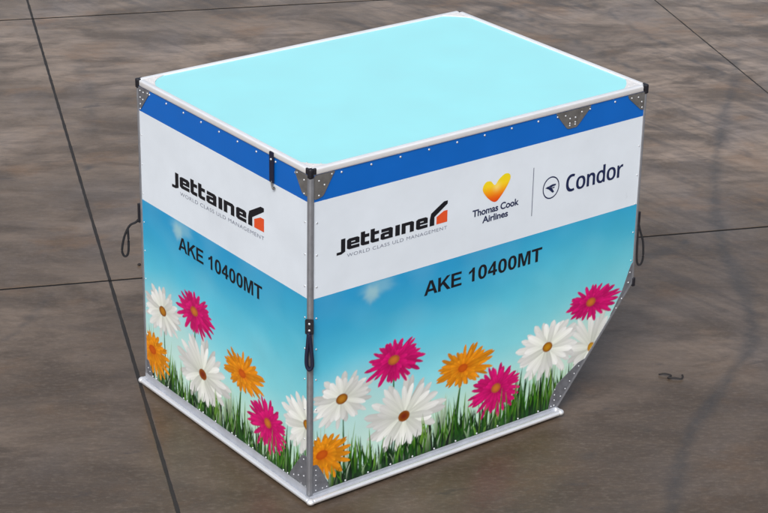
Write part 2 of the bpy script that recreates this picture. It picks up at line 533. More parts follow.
# ------------------------------------------------------------------ corner caps (black) on the top corners
def cap(cx, cy, sx, sy):
    bm = bmesh.new()
    x0, x1 = sorted((cx - sx * .009, cx + sx * .016)); y0, y1 = sorted((cy - sy * .009, cy + sy * .016))
    box(bm, x0, x1, y0, y1, HT - .044, HT + .005, .008)
    # lugs that lap on to the two rails
    a0, a1 = sorted((cx + sx * .014, cx + sx * .029)); b0, b1 = sorted((cy - sy * .0082, cy + sy * .004))
    box(bm, a0, a1, b0, b1, HT - .026, HT + .0045, .005)
    a0, a1 = sorted((cx - sx * .0082, cx + sx * .004)); b0, b1 = sorted((cy + sy * .014, cy + sy * .029))
    box(bm, a0, a1, b0, b1, HT - .026, HT + .0045, .005)
    return obj('corner_cap', bm, M['cap'], ROOT, True)


cap(0, 0, 1, 1); cap(0, DP, 1, -1); cap(WT, 0, -1, 1)
bm = bmesh.new(); box(bm, WT - .018, WT + .01, DP - .018, DP + .010, HT - .052, HT - .004, .008)
obj('corner_cap', bm, M['cap'], ROOT, True)

# bright plates on the four corners of the roof (quarter-round inner edge)
for cx, cy, sx, sy, r in ((0, 0, 1, 1, .105), (0, DP, 1, -1, .145), (WT, 0, -1, 1, .135), (WT, DP, -1, -1, .13)):
    poly = [(.020, .020)]
    for k in range(13):
        a = k / 12
        # a straight diagonal with rounded ends
        x = .020 + (r - .02) * (1 - a); y = .020 + (r - .02) * a
        bulge = .022 * math.sin(math.pi * a)
        poly.append((x - bulge * .7 * (.4 if r < .14 else 1), y - bulge * .7 * (.4 if r < .14 else 1)))
    bm = bmesh.new()
    prism(bm, poly if sx * sy > 0 else poly[::-1], (cx, cy, HT - .004), (sx, 0, 0), (0, sy, 0), (0, 0, 1), .0045, .001)
    g = obj('corner_plate', bm, M['plate_top'], ROOT)
    for a, b in ((.045, .045), (.085, .04), (.04, .085)):
        rivet((cx + sx * a, cy + sy * b, HT + .0002), (0, 0, 1), g, .6)

# ------------------------------------------------------------------ gusset plates
def rounded(poly, r=.012, n=4):
    out = []
    m = len(poly)
    for i in range(m):
        p0, p1, p2 = (Vector((*poly[(i + k) % m], 0)) for k in (-1, 0, 1))
        a = (p0 - p1); b = (p2 - p1)
        rr = min(r, a.length * .4, b.length * .4)
        s, e = p1 + a.normalized() * rr, p1 + b.normalized() * rr
        for k in range(n + 1):
            t = k / n
            q = s * (1 - t) ** 2 + p1 * 2 * t * (1 - t) + e * t * t
            out.append((q.x, q.y))
    return out


def gusset(F, poly, riv, m='gusset', s=.8, rd=.012, th=.003):
    bm = bmesh.new()
    prism(bm, rounded(poly, rd), fp(F, 0, 0, .0002), F['u'], (0, 0, 1), F['n'], th, .0008)
    g = obj('gusset_plate', bm, M[m], ROOT)
    for u, z in riv:
        rivet(fp(F, u, z, th), F['n'], g, s)
    return g


zt = HT - .031
gusset(FRONT, [(.019, zt), (.135, zt), (.120, zt - .02), (.068, 1.525), (.019, 1.515)], [(.045, zt - .03), (.115, zt - .012), (.045, zt - .1), (.075, zt - .055)])
gusset(SIDE, [(DP - .115, zt), (DP - .019, zt), (DP - .019, 1.53), (DP - .06, 1.535), (DP - .112, zt - .02)], [(DP - .045, zt - .03), (DP - .1, zt - .012), (DP - .045, zt - .095)])
gusset(SIDE, [(.012, zt), (.120, zt), (.112, zt - .02), (.035, 1.520), (.012, 1.515)], [(.03, zt - .02), (.06, zt - .022), (.10, zt - .015), (.03, zt - .055), (.055, zt - .06), (.03, zt - .09), (.028, zt - .115)], 'gusset_dark')
gusset(FRONT, [(WT - .125, zt), (WT - .012, zt), (WT - .012, 1.54), (WT - .03, 1.54), (WT - .118, zt - .018)], [(WT - .10, zt - .018), (WT - .055, zt - .022), (WT - .03, zt - .05), (WT - .026, zt - .08)])
gusset(FRONT, [(1.438, zt), (1.668, zt), (1.650, zt - .022), (1.590, 1.552), (1.575, 1.540), (1.518, 1.540), (1.505, 1.552), (1.455, zt - .022)],
       [(1.448, zt - .018), (1.50, zt - .022), (1.605, zt - .022), (1.658, zt - .018), (1.53, zt - .042), (1.565, zt - .042), (1.53, 1.556), (1.565, 1.556), (1.53, zt - .066), (1.565, zt - .066)])
# lower near corner
gusset(FRONT, [(.019, .006), (.118, .006), (.102, .06), (.062, .135), (.044, .165), (.019, .168)],
       [(.036, z) for z in np.arange(.03, .16, .027)] + [(.075, .03), (.10, .03)], 'gusset_dark', .62, .008)
gusset(SIDE, [(DP - .165, .050), (DP - .019, .050), (DP - .019, .215), (DP - .055, .210), (DP - .150, .078)],
       [(DP - .042, .10), (DP - .042, .19), (DP - .085, .085), (DP - .06, .14), (DP - .125, .07)], 'gusset_dark', .7)
gusset(SIDE, [(.012, .050), (.070, .050), (.060, .075), (.03, .13), (.012, .13)], [(.028, .085), (.045, .07)], 'gusset_dark', .6)


def su(z): return float(slope_u(np.array([z]))[0])


gusset(FRONT, [(1.490, .006), (su(.006), .006), (su(.245), .245), (su(.245) - .06, .232), (1.548, .150), (1.505, .08)],
       [(1.530, z) for z in (.03, .06, .09, .12)] + [(su(z) - .030, z) for z in (.07, .105, .14, .175, .21)] + [(1.51, .03)], 'gusset_dark', .7)
gusset(FRONT, [(su(.43), .43), (su(.50), .50), (WT - .002, ZH), (WT - .002, .715), (WT - .022, .700), (WT - .075, .56), (su(.43) - .012, .44)],
       [(WT - .028, .655), (WT - .035, .60), (WT - .075, .52), (WT - .11, .475)], 'gusset_dark', .8)
bm = bmesh.new(); box(bm, WT - .009, WT + .009, -.011, .010, ZH - .026, ZH + .022, .005)
obj('corner_cap', bm, M['cap'], ROOT, True)

# ------------------------------------------------------------------ base: sheet, riveted flange and rounded lip
LX, LY = .018, .036
bm = bmesh.new(); box(bm, -LX, WB + .002, -LY, DP + LX, -.014, -.004)
base = obj('base_sheet', bm, M['ledge'], ROOT)
for F, u0, u1, ZP in ((FRONT, -.004, WB, ZPF + .012), (SIDE, 0, DP + .004, ZPS)):
    bm = bmesh.new()
    # angle between panel and ledge, with a small sloping toe
    prof = [(.0, -.004), (.013, -.004), (.008, .0), (.0042, .006), (.004, ZP), (.0, ZP)]
    e1 = F['n']
    prism(bm, prof, fp(F, u0, 0, .0003), e1, (0, 0, 1), F['u'], u1 - u0)
    obj('bottom_flange', bm, M['ledge'], ROOT)
xe = WB + .004
R = .0135
zl = -.001
for a, b in (((-LX - .002, DP + LX + .002), (-LX - .002, -LY - .002)), ((-LX - .002, -LY - .002), (xe, -LY - .002)), ((xe, -LY - .002), (xe, DP + LX + .002)), ((xe, DP + LX + .002), (-LX - .002, DP + LX + .002))):
    bm = bmesh.new()
    A, B = Vector((*a, zl)), Vector((*b, zl)); d = (B - A).normalized()
    tube(bm, [A + d * .016, A + d * .018, B - d * .018, B - d * .016], R, R * .95, seg=16)
    obj('bottom_lip', bm, M['base'], ROOT, True)
for x, y in ((-LX - .002, DP + LX + .002), (-LX - .002, -LY - .002), (xe, -LY - .002), (xe, DP + LX + .002)):
    bm = bmesh.new()
    bmesh.ops.create_uvsphere(bm, u_segments=18, v_segments=12, radius=.021)
    bmesh.ops.scale(bm, vec=(1, 1, .76), verts=bm.verts[:]); bmesh.ops.translate(bm, vec=(x * 1 + (.004 if x < 0 else -.004), y + (.004 if y < 0 else -.004), zl), verts=bm.verts[:])
    obj('lip_corner', bm, M['base'], ROOT, True)
rl = []
for i in range(10):
    u = .07 + i * .150
    rl.append((fp(SIDE, u, ZPS + .006, .001), (-1, 0, 0)))
    if i % 3 != 1: rl.append((fp(SIDE, u + .035, ZPS + .006, .001), (-1, 0, 0)))
for i in range(10):
    rl.append((fp(FRONT, .21 + i * .135, ZPF + .020, .001), (0, -1, 0)))
rivet_stuff('rivets', rl, ROOT, .85)

for y in (.12, DP / 2, DP - .12):
    bm = bmesh.new(); box(bm, .10, WB - .10, y - .03, y + .03, -.026, -.0142)
    obj('skid', bm, M['gusset'], ROOT)

# ------------------------------------------------------------------ straps
def webbing(name, pts, w, t, m, up=(0, 0, 1), parent=None, label=None):
    bm = bmesh.new(); tube(bm, pts, w, t, up=up, seg=8)
    return obj(name, bm, m, parent or ROOT, True, label)


# near corner: a doubled loop hanging from a small riveted plate
dg = Vector((-1, -1, 0)).normalized(); rt = Vector((1, -1, 0)).normalized()
c0 = Vector((-.0035, -.0035, 0)) + dg * .004
def np_(s, z, d=.0): return c0 + rt * s + dg * d + Vector((0, 0, z))
bm = bmesh.new(); prism(bm, rounded([(-.020, 0), (.020, 0), (.020, .075), (-.020, .075)], .006), np_(0, .865), rt, (0, 0, 1), dg, .006, .001)
hold = obj('strap_holder', bm, M['cap'], ROOT)
rivet(np_(0, .918, .006), dg, hold, 1.0); rivet(np_(0, .885, .006), dg, hold, 1.0)
loop = spline([np_(-.002, .875, .010), np_(-.006, .82, .012), np_(-.011, .76, .015), np_(-.010, .712, .015), np_(.002, .692, .015), np_(.015, .708, .014), np_(.014, .75, .012), np_(.007, .82, .010), np_(.002, .868, .010)], 8)
webbing('strap', loop, .0090, .014, M['strap'], up=tuple(dg), label='dark navy webbing loop at the near corner')

# side panel: flat webbing tab from the top rail with a small metal hook
bm = bmesh.new()
us = DP - .292
prism(bm, rounded([(us - .014, 1.512), (us + .014, 1.512), (us + .015, HT - .004), (us - .015, HT - .004)], .004), fp(SIDE, 0, 0, .0065), SIDE['u'], (0, 0, 1), SIDE['n'], .006, .0012)
tab = obj('strap', bm, M['strap'], ROOT, label='short dark webbing tab hanging from the top rail')
rivet(fp(SIDE, us, HT - .040, .0125), (-1, 0, 0), tab, 1.0)
hk = spline([fp(SIDE, us + .002, 1.520, .010), fp(SIDE, us + .004, 1.500, .010), fp(SIDE, us + .010, 1.486, .010), fp(SIDE, us + .019, 1.486, .010), fp(SIDE, us + .020, 1.496, .010)], 6)
bm = bmesh.new(); tube(bm, hk, .0045, seg=8); obj('hook', bm, M['gusset'], tab, True)

# far left corner: loop swinging out behind the post
def lf(dx, z, dy=.0): return Vector((-.006 - dx * .7987, DP + .012 + dx * .6018 + dy, z))
bm = bmesh.new(); box(bm, -.012, .010, DP + .004, DP + .018, .895, 1.0, .004); h2 = obj('strap_holder', bm, M['cap'], ROOT)
pts = spline([lf(.0, .915), lf(.018, .895), lf(.050, .875), lf(.078, .815), lf(.092, .745), lf(.086, .712), lf(.070, .708), lf(.060, .735), lf(.058, .800), lf(.060, .860)], 8)
webbing('strap', pts, .0068, .0060, M['cord'], label='thin black loop at the far left corner')

# right edge: loop hanging beside the post
def rf(dx, z): return Vector((WT + .006 + dx * .7987, -.004 - dx * .6018, z))
bm = bmesh.new(); box(bm, WT + .002, WT + .016, -.008, .010, .895, .985, .004); h3 = obj('strap_holder', bm, M['cap'], ROOT)
pts = spline([rf(.0, .925), rf(.012, .88), rf(.030, .82), rf(.036, .74), rf(.030, .700), rf(.016, .690), rf(.006, .715), rf(.002, .80), rf(.000, .90)], 8)
webbing('strap', pts, .0048, .0055, M['cord'], label='thin black loop at the right edge')

# ------------------------------------------------------------------ lettering and marks
PR = .0009     # print stands this far off the sheet


def flat_polys(name, F, polys, m, parent, tilt=0.0, d=PR):
    bm = bmesh.new()
    for poly in polys:
        vs = [bm.verts.new(fp(F, u, z + tilt * u, d)) for u, z in poly]
        bm.faces.new(vs)
    me = bpy.data.meshes.new(name); bmesh.ops.triangulate(bm, faces=bm.faces[:]); bm.to_mesh(me); bm.free()
    return link(name, me, m, parent)


def text(name, F, s, u0, u1, z0, z1, m, parent, off=0.0, spacing=1.0, shear=0.0, fit_h=True):
    """letters fitted to the box u0..u1, z0..z1 (cap height)"""
    cu = bpy.data.curves.new('t', 'FONT'); cu.body = s; cu.size = 1; cu.offset = off; cu.space_character = spacing
    cu.shear = shear; cu.resolution_u = 6
    ob = bpy.data.objects.new('t', cu); COL.objects.link(ob)
    dg_ = bpy.context.evaluated_depsgraph_get(); dg_.update()
    me = bpy.data.meshes.new_from_object(ob.evaluated_get(dg_))
    bpy.data.objects.remove(ob); bpy.data.curves.remove(cu)
    co = np.zeros(len(me.vertices) * 3); me.vertices.foreach_get('co', co); co = co.reshape(-1, 3)
    x0, x1, y0, y1 = co[:, 0].min(), co[:, 0].max(), co[:, 1].min(), co[:, 1].max()
    U = u0 + (co[:, 0] - x0) / (x1 - x0) * (u1 - u0); Zz = z0 + (co[:, 1] - y0) / (y1 - y0) * (z1 - z0)
    o, u, n = (np.array(F[k]) for k in 'oun')
    P = o + U[:, None] * u + Zz[:, None] * np.array([0, 0, 1.0]) + n * PR
    me.vertices.foreach_set('co', P.astype(np.float32).ravel()); me.materials.clear(); me.name = name
    me.update()
    return link(name, me, m, parent)


def rect(x0, x1, y0, y1): return [(x0, y0), (x1, y0), (x1, y1), (x0, y1)]


def techno_word():
    """squared heavy letters; x in metres from the word's left edge, y in x-heights"""
    out = []; s = .0240
    def add(x0, w, ps):
        for p in ps: out.append([(x0 + q[0] * 1.0, q[1]) for q in p])
    b = .30                                     # thickness of horizontal strokes
    # J, with its foot below the line
    w = .048
    out.append([(w - s, -.02), (w, -.10), (w, 1.12), (w - s, 1.12)])
    out.append([(.0, -.27), (w - s * .9, -.27), (w, -.10), (w - s, -.02), (.0, -.02)])
    def e(x0, w):
        add(x0, w, [[(0, .12), (s * .5, 0), (s, 0), (s, 1), (s * .5, 1), (0, .88)],
                    rect(s, w, 0, b), [(s, 1 - b), (w, 1 - b), (w, .88), (w - s * .5, 1), (s, 1)],
                    rect(w - s, w, .40, 1 - b), rect(s, w - s, .40, .40 + b * .66)])
    def t(x0, w):
        add(x0, w, [[(0, .12), (s * .5, 0), (s, 0), (s, 1.28), (0, 1.28)], rect(s, w, 0, b), rect(s, w, 1 - b, 1)])
    def a(x0, w):
        add(x0, w, [[(w - s, 0), (w, 0), (w, .88), (w - s * .5, 1), (w - s, 1)], rect(.004, w - s, 1 - b, 1),
                    [(0, .10), (s * .5, 0), (w - s, 0), (w - s, b * .8), (0, b * .8)], rect(0, s, b * .8, .40),
                    [(0, .40), (w - s, .40), (w - s, .40 + b * .8), (s * .5, .40 + b * .8), (0, .55)]])
    def n(x0, w):
        add(x0, w, [rect(0, s, 0, 1), rect(s, w - s, 1 - b, 1), [(w - s, 0), (w, 0), (w, .88), (w - s * .5, 1), (w - s, 1)]])
    e(.057, .070); t(.134, .048); t(.189, .048); a(.246, .070)
    add(.330, .02, [rect(0, s * 1.1, 0, 1)])
    n(.366, .072); e(.450, .068)
    # r whose arm rises like a roof
    out.append([(.530, 0), (.530 + s * 1.15, 0), (.530 + s * 1.15, .78), (.530, .62)])
    out.append([(.530, .62), (.530 + s * 1.15, .78), (.634, 1.72), (.634, 2.02), (.612, 2.02), (.537, 1.18)])
    orange = [[(.570, .02), (.634, .02), (.634, 1.12), (.612, 1.12), (.570, .72)]]
    return out, orange


def wordmark(F, parent, u, z, k, xh, tilt):
    blk, orr = techno_word()
    f = lambda polys: [[(u + p[0] * k, z + p[1] * xh) for p in q] for q in polys]
    flat_polys('lettering', F, f(blk), M['ink_black'], parent, tilt)
    flat_polys('emblem', F, f(orr), M['ink_orange'], parent, tilt)
    t = text('lettering', F, 'WORLD CLASS ULD MANAGEMENT', u + .058 * k, u + .634 * k, z - .68 * xh, z - .36 * xh, M['ink_grey'], parent, -.004, 1.12)
    if tilt:
        for v in t.data.vertices:
            v.co.z += tilt * (DP - v.co.y if F is SIDE else v.co.x)


wordmark(FRONT, front_panel, .146, 1.229, 1.01, .0540, 0.0)
wordmark(SIDE, side_panel, .308, 1.2050, 1.272, .060, .026)


def ell(cx, cz, rx, rz, n=36, p=2.3):
    out = []
    for k in range(n):
        t = 2 * math.pi * k / n; c, q = math.cos(t), math.sin(t)
        out.append((cx + rx * math.copysign(abs(c) ** (2 / p), c), cz + rz * math.copysign(abs(q) ** (2 / p), q)))
    return out


# heavy grotesque capitals and digits: (advance, outline, holes...), cap height 1
GLYPH = {
    'A': (1.00, [(0, 0), (.22, 0), (.30, .23), (.70, .23), (.78, 0), (1, 0), (.62, 1), (.38, 1)], [(.36, .40), (.64, .40), (.50, .80)]),
    'K': (1.00, [(.04, 0), (.25, 0), (.25, .30), (.40, .46), (.74, 0), (1.0, 0), (.55, .61), (.97, 1), (.70, 1), (.25, .56), (.25, 1), (.04, 1)]),
    'E': (.92, [(.04, 0), (.84, 0), (.84, .17), (.25, .17), (.25, .43), (.77, .43), (.77, .60), (.25, .60), (.25, .83), (.82, .83), (.82, 1), (.04, 1)]),
    ' ': (.36,),
    '1': (.78, [(.36, 0), (.56, 0), (.56, 1), (.40, 1), (.30, .86), (.11, .76), (.11, .59), (.26, .65), (.36, .73)]),
    '0': (.78, ell(.39, .5, .34, .51), ell(.39, .5, .135, .345)),
    '4': (.78, [(.43, 0), (.63, 0), (.63, .21), (.75, .21), (.75, .38), (.63, .38), (.63, 1), (.46, 1), (.03, .40), (.03, .21), (.43, .21)], [(.21, .38), (.43, .38), (.43, .70)]),
    'M': (1.14, [(.07, 0), (.26, 0), (.26, .78), (.47, 0), (.66, 0), (.87, .78), (.87, 0), (1.06, 0), (1.06, 1), (.76, 1), (.565, .31), (.37, 1), (.07, 1)]),
    'T': (.86, [(.32, 0), (.54, 0), (.54, .83), (.85, .83), (.85, 1), (.01, 1), (.01, .83), (.32, .83)]),
}


def block_text(name, F, s, u0, u1, z0, z1, m, parent):
    tot = sum(GLYPH[c][0] for c in s)
    cu = bpy.data.curves.new('t', 'CURVE'); cu.dimensions = '2D'; cu.fill_mode = 'BOTH'
    x = 0
    for c in s:
        for lp in GLYPH[c][1:]:
            sp = cu.splines.new('POLY'); sp.points.add(len(lp) - 1); sp.use_cyclic_u = True
            for pt, (a, b) in zip(sp.points, lp): pt.co = (x + a, b, 0, 1)
        x += GLYPH[c][0]
    ob = bpy.data.objects.new('t', cu); COL.objects.link(ob)
    dg_ = bpy.context.evaluated_depsgraph_get(); dg_.update()
    me = bpy.data.meshes.new_from_object(ob.evaluated_get(dg_))
    bpy.data.objects.remove(ob); bpy.data.curves.remove(cu)
    for v in me.vertices:
        v.co = fp(F, u0 + v.co.x / tot * (u1 - u0), z0 + v.co.y * (z1 - z0), PR)
    me.materials.clear(); me.name = name; me.update()
    return link(name, me, m, parent)


block_text('lettering', FRONT, 'AKE 10400MT', .660, 1.396, .8755, .9490, M['ink_black'], front_panel)
block_text('lettering', SIDE, 'AKE 10400MT', .355, 1.096, .876, .9500, M['ink_black'], side_panel)
text('lettering', FRONT, 'Thomas Cook', .940, 1.228, 1.2120, 1.2490, M['ink_navy'], front_panel, .026, .97)
text('lettering', FRONT, 'Airlines', 1.002, 1.162, 1.1675, 1.2030, M['ink_navy'], front_panel, .026, .97)


def arc(cx, cz, rx, rz, a0, a1, n=18, p=2.25):
    out = []
    for k in range(n + 1):
        t = math.radians(a0 + (a1 - a0) * k / n); c, q = math.cos(t), math.sin(t)
        out.append((cx + rx * math.copysign(abs(c) ** (2 / p), c), cz + rz * math.copysign(abs(q) ** (2 / p), q)))
    return out


GLYPH.update({
    'C': (.62, arc(.38, .49, .35, .51, 62, 298, 26) + arc(.42, .49, .235, .355, 292, 68, 26)),
    'o': (.62, ell(.31, .365, .285, .385), ell(.31, .365, .135, .255)),
    'n': (.63, [(.06, 0), (.21, 0), (.21, .50)] + arc(.33, .44, .095, .165, 150, 0, 8) + [(.425, 0), (.575, 0)] + arc(.35, .48, .225, .27, 0, 128, 10) + [(.19, .66), (.17, .735), (.06, .735)]),
    'd': (.63, [(.56, 0), (.56, 1.04), (.41, 1.04), (.41, .70)] + arc(.31, .365, .285, .38, 78, 282, 24) + [(.42, .07), (.435, 0)], ell(.30, .365, .125, .245)),
    'r': (.42, [(.06, 0), (.21, 0), (.21, .46), (.26, .56), (.33, .605), (.42, .60), (.42, .75), (.33, .745), (.24, .69), (.185, .62), (.175, .735), (.06, .735)]),
})
block_text('lettering', FRONT, 'Condor', 1.526, 1.908, 1.2055, 1.2960, M['ink_navy'], front_panel)
flat_polys('lettering', FRONT, [rect(1.3120, 1.3165, 1.132, 1.384)], M['ink_grey'], front_panel)
# round emblem: ring and a gliding bird
ring = []
cx, cz, r1, r2 = 1.4315, 1.2545, .0535, .0475
for k in range(48):
    a, b = 2 * math.pi * k / 48, 2 * math.pi * (k + 1) / 48
    ring.append([(cx + r1 * math.cos(a), cz + r1 * 1.09 * math.sin(a)), (cx + r1 * math.cos(b), cz + r1 * 1.09 * math.sin(b)),
                 (cx + r2 * math.cos(b), cz + r2 * 1.09 * math.sin(b)), (cx + r2 * math.cos(a), cz + r2 * 1.09 * math.sin(a))])
bird = [[(cx - .037, cz + .004), (cx - .020, cz + .010), (cx + .004, cz + .000), (cx + .022, cz - .026), (cx + .012, cz - .030), (cx - .014, cz - .007)],
        [(cx - .016, cz + .0095), (cx + .010, cz + .016), (cx + .032, cz + .014), (cx + .030, cz + .006), (cx + .010, cz + .004), (cx + .004, cz + .0005)],
        [(cx + .006, cz - .001), (cx + .024, cz + .001), (cx + .022, cz - .006), (cx + .009, cz - .006)]]
flat_polys('emblem', FRONT, ring + bird, M['ink_navy'], front_panel)

# heart-shaped emblem, yellow running to red at its foot
hp = spline([(1.079, 1.262, 0), (1.040, 1.283, 0), (1.004, 1.325, 0), (.998, 1.352, 0), (1.016, 1.376, 0), (1.046, 1.374, 0), (1.072, 1.350, 0),
             (1.096, 1.374, 0), (1.132, 1.394, 0), (1.160, 1.388, 0), (1.168, 1.365, 0), (1.150, 1.330, 0), (1.112, 1.284, 0)], 5, True)[:-1]
hc = Vector((1.080, 1.325, 0))
V = []; C = []; Fc = []
stops = [(1.262, L3(220, 66, 18)), (1.290, L3(234, 104, 16)), (1.320, L3(244, 164, 20)), (1.350, L3(250, 210, 34)), (1.394, L3(232, 214, 28))]
def hcol(x, z):
    base = np.array([np.interp(z, [s[0] for s in stops], [s[1][j] for s in stops]) for j in range(3)])
    w = math.exp(-((x - 1.085) / .020) ** 2 - ((z - 1.338) / .02) ** 2) * .5
    return base * (1 - w) + L3(250, 232, 150) * w
NR = 6
for r in range(NR + 1):
    for p in hp:
        q = hc + (p - hc) * (r / NR)
        V.append(fp(FRONT, q.x, q.y, PR)); C.append((*hcol(q.x, q.y), 1))
nh = len(hp)
for r in range(NR):
    for i in range(nh):
        a, b = r * nh + i, r * nh + (i + 1) % nh
        Fc.append((a, b, b + nh, a + nh) if r else (a, b + nh, a + nh))
me = bpy.data.meshes.new('emblem'); me.from_pydata([tuple(v) for v in V], [], Fc); me.update()
at = me.color_attributes.new('Print', 'FLOAT_COLOR', 'POINT')
for i, c in enumerate(C): at.data[i].color = c
link('emblem', me, M['print'], front_panel)

# ------------------------------------------------------------------ the ground: concrete slabs with joints
GAM = 1.1638
DA = Vector((math.cos(GAM), math.sin(GAM), 0)); NA = Vector((-math.sin(GAM), math.cos(GAM), 0))
SA, SB = 5.118, 5.145
GZ = -.026        # level of the floor (the container's own zero is its lowest print line datum)
A0, B0 = .618, 2.710          # joints: p.NA = A0 + k SA ; p.DA = B0 + k SB
aw = {0: .019, -1: .013}      # joint widths
bw = {0: .020, 1: .024}

track = [(735, 60), (735, 85), (722, 130), (717, 180), (722, 240), (745, 290), (755, 335), (740, 366), (711, 405), (690, 441), (677, 483), (670, 540)]


CAM_LOC = Vector((-4.96878516, -7.04393865, 5.05798187))
RA, RB, RC, FPX = .0193, 1.1550, -.6528, 2098.1969
CAM_ROT = Matrix.Rotation(RC, 3, 'Z') @ Matrix.Rotation(RB, 3, 'X') @ Matrix.Rotation(RA, 3, 'Z')


# dirt marks on the concrete, in metres on the ground
def seg_dist(X, Y, poly):
    d = np.full(X.shape, 9.0)
    for (ax_, ay), (bx, by) in zip(poly, poly[1:]):
        vx, vy = bx - ax_, by - ay
        t = np.clip(((X - ax_) * vx + (Y - ay) * vy) / (vx * vx + vy * vy), 0, 1)
        d = np.minimum(d, np.hypot(X - ax_ - t * vx, Y - ay - t * vy))
    return d


MARKS = [([(6.446, 3.491), (6.347, 3.396), (6.201, 3.257), (6.010, 3.086), (5.775, 2.895), (5.507, 2.682), (5.239, 2.459), (5.001, 2.248), (4.769, 2.035), (4.532, 1.805), (4.291, 1.564), (4.053, 1.316), (3.842, 1.078), (3.685, 0.867), (3.555, 0.667), (3.424, 0.479), (3.291, 0.310), (3.162, 0.156), (3.034, 0.025), (2.921, -0.063), (2.813, -0.128), (2.688, -0.197), (2.543, -0.273), (2.388, -0.350), (2.238, -0.427), (2.112, -0.497), (1.995, -0.565), (1.876, -0.642), (1.761, -0.722), (1.649, -0.807), (1.527, -0.907), (1.384, -1.034), (1.237, -1.169), (1.133, -1.266)], 0.0434, 0.55),
    ([(3.197, 1.122), (3.319, 1.138), (3.490, 1.156), (3.625, 1.135), (3.682, 1.053), (3.695, 0.933), (3.667, 0.797), (3.577, 0.641), (3.450, 0.476), (3.357, 0.359)], 0.0434, 0.4),
    ([(5.831, 5.580), (5.826, 5.432), (5.818, 5.221), (5.801, 4.983), (5.771, 4.733), (5.734, 4.466), (5.702, 4.225), (5.683, 4.026), (5.670, 3.854), (5.662, 3.735)], 0.0217, 0.6),
    ([(6.565, 5.295), (6.506, 5.077), (6.425, 4.774), (6.346, 4.461), (6.282, 4.167), (6.222, 3.873), (6.175, 3.616), (6.148, 3.418), (6.133, 3.257), (6.124, 3.146)], 0.0217, 0.5),
    ([(5.361, 3.258), (5.340, 3.125), (5.307, 2.931), (5.256, 2.692), (5.174, 2.383), (5.079, 2.045), (5.011, 1.805)], 0.0186, 0.45),
    ([(4.419, 2.321), (4.402, 2.186), (4.380, 1.997), (4.376, 1.806), (4.407, 1.623), (4.456, 1.441), (4.492, 1.312)], 0.0248, 0.35),
    ([(7.233, 4.681), (7.201, 4.545), (7.160, 4.357), (7.136, 4.187), (7.149, 4.063), (7.179, 3.960), (7.203, 3.888)], 0.031, 0.5),
    ([(5.163, 6.125), (5.250, 6.080), (5.372, 6.015), (5.489, 5.942), (5.584, 5.862), (5.669, 5.777), (5.730, 5.715)], 0.031, 0.4),
    ([(6.005, 5.532), (6.151, 5.430), (6.354, 5.282), (6.520, 5.122), (6.592, 4.952), (6.620, 4.776), (6.635, 4.650)], 0.0186, 0.4),
    ([(2.293, 6.285), (2.212, 6.088), (2.099, 5.815), (1.976, 5.549), (1.843, 5.311), (1.706, 5.087), (1.608, 4.930)], 0.0496, 0.3),
    ([(-0.422, 2.313), (-0.365, 2.349), (-0.282, 2.401), (-0.187, 2.470), (-0.076, 2.565), (0.048, 2.675), (0.140, 2.758)], 0.0186, 0.4),
    ([(-0.001, -0.170), (0.062, -0.115), (0.152, -0.036), (0.236, 0.038), (0.296, 0.094), (0.345, 0.142), (0.379, 0.176)], 0.0496, 0.3),
    ([(1.978, 5.241), (1.995, 5.229), (2.019, 5.213), (2.036, 5.201)], 0.0124, 0.7),
    ([(2.156, 5.349), (2.162, 5.346), (2.169, 5.341), (2.174, 5.337)], 0.0124, 0.7),
    ([(1.265, 4.366), (1.262, 4.345), (1.257, 4.318), (1.255, 4.308), (1.257, 4.333), (1.263, 4.375), (1.267, 4.408)], 0.0093, 0.7),
    ([(3.637, 1.182), (3.656, 1.180), (3.681, 1.178), (3.700, 1.176)], 0.0074, 0.8),
    ([(1.308, -0.416), (1.321, -0.433), (1.340, -0.457), (1.355, -0.474)], 0.0124, 0.6),
    ([(1.755, -0.443), (1.763, -0.448), (1.773, -0.455), (1.780, -0.460)], 0.0124, 0.6),
    ([(1.613, -0.909), (1.620, -0.914), (1.629, -0.920), (1.637, -0.925)], 0.0124, 0.5),
    ([(2.895, 7.082), (2.897, 7.072), (2.899, 7.057), (2.901, 7.046)], 0.0155, 0.7)]


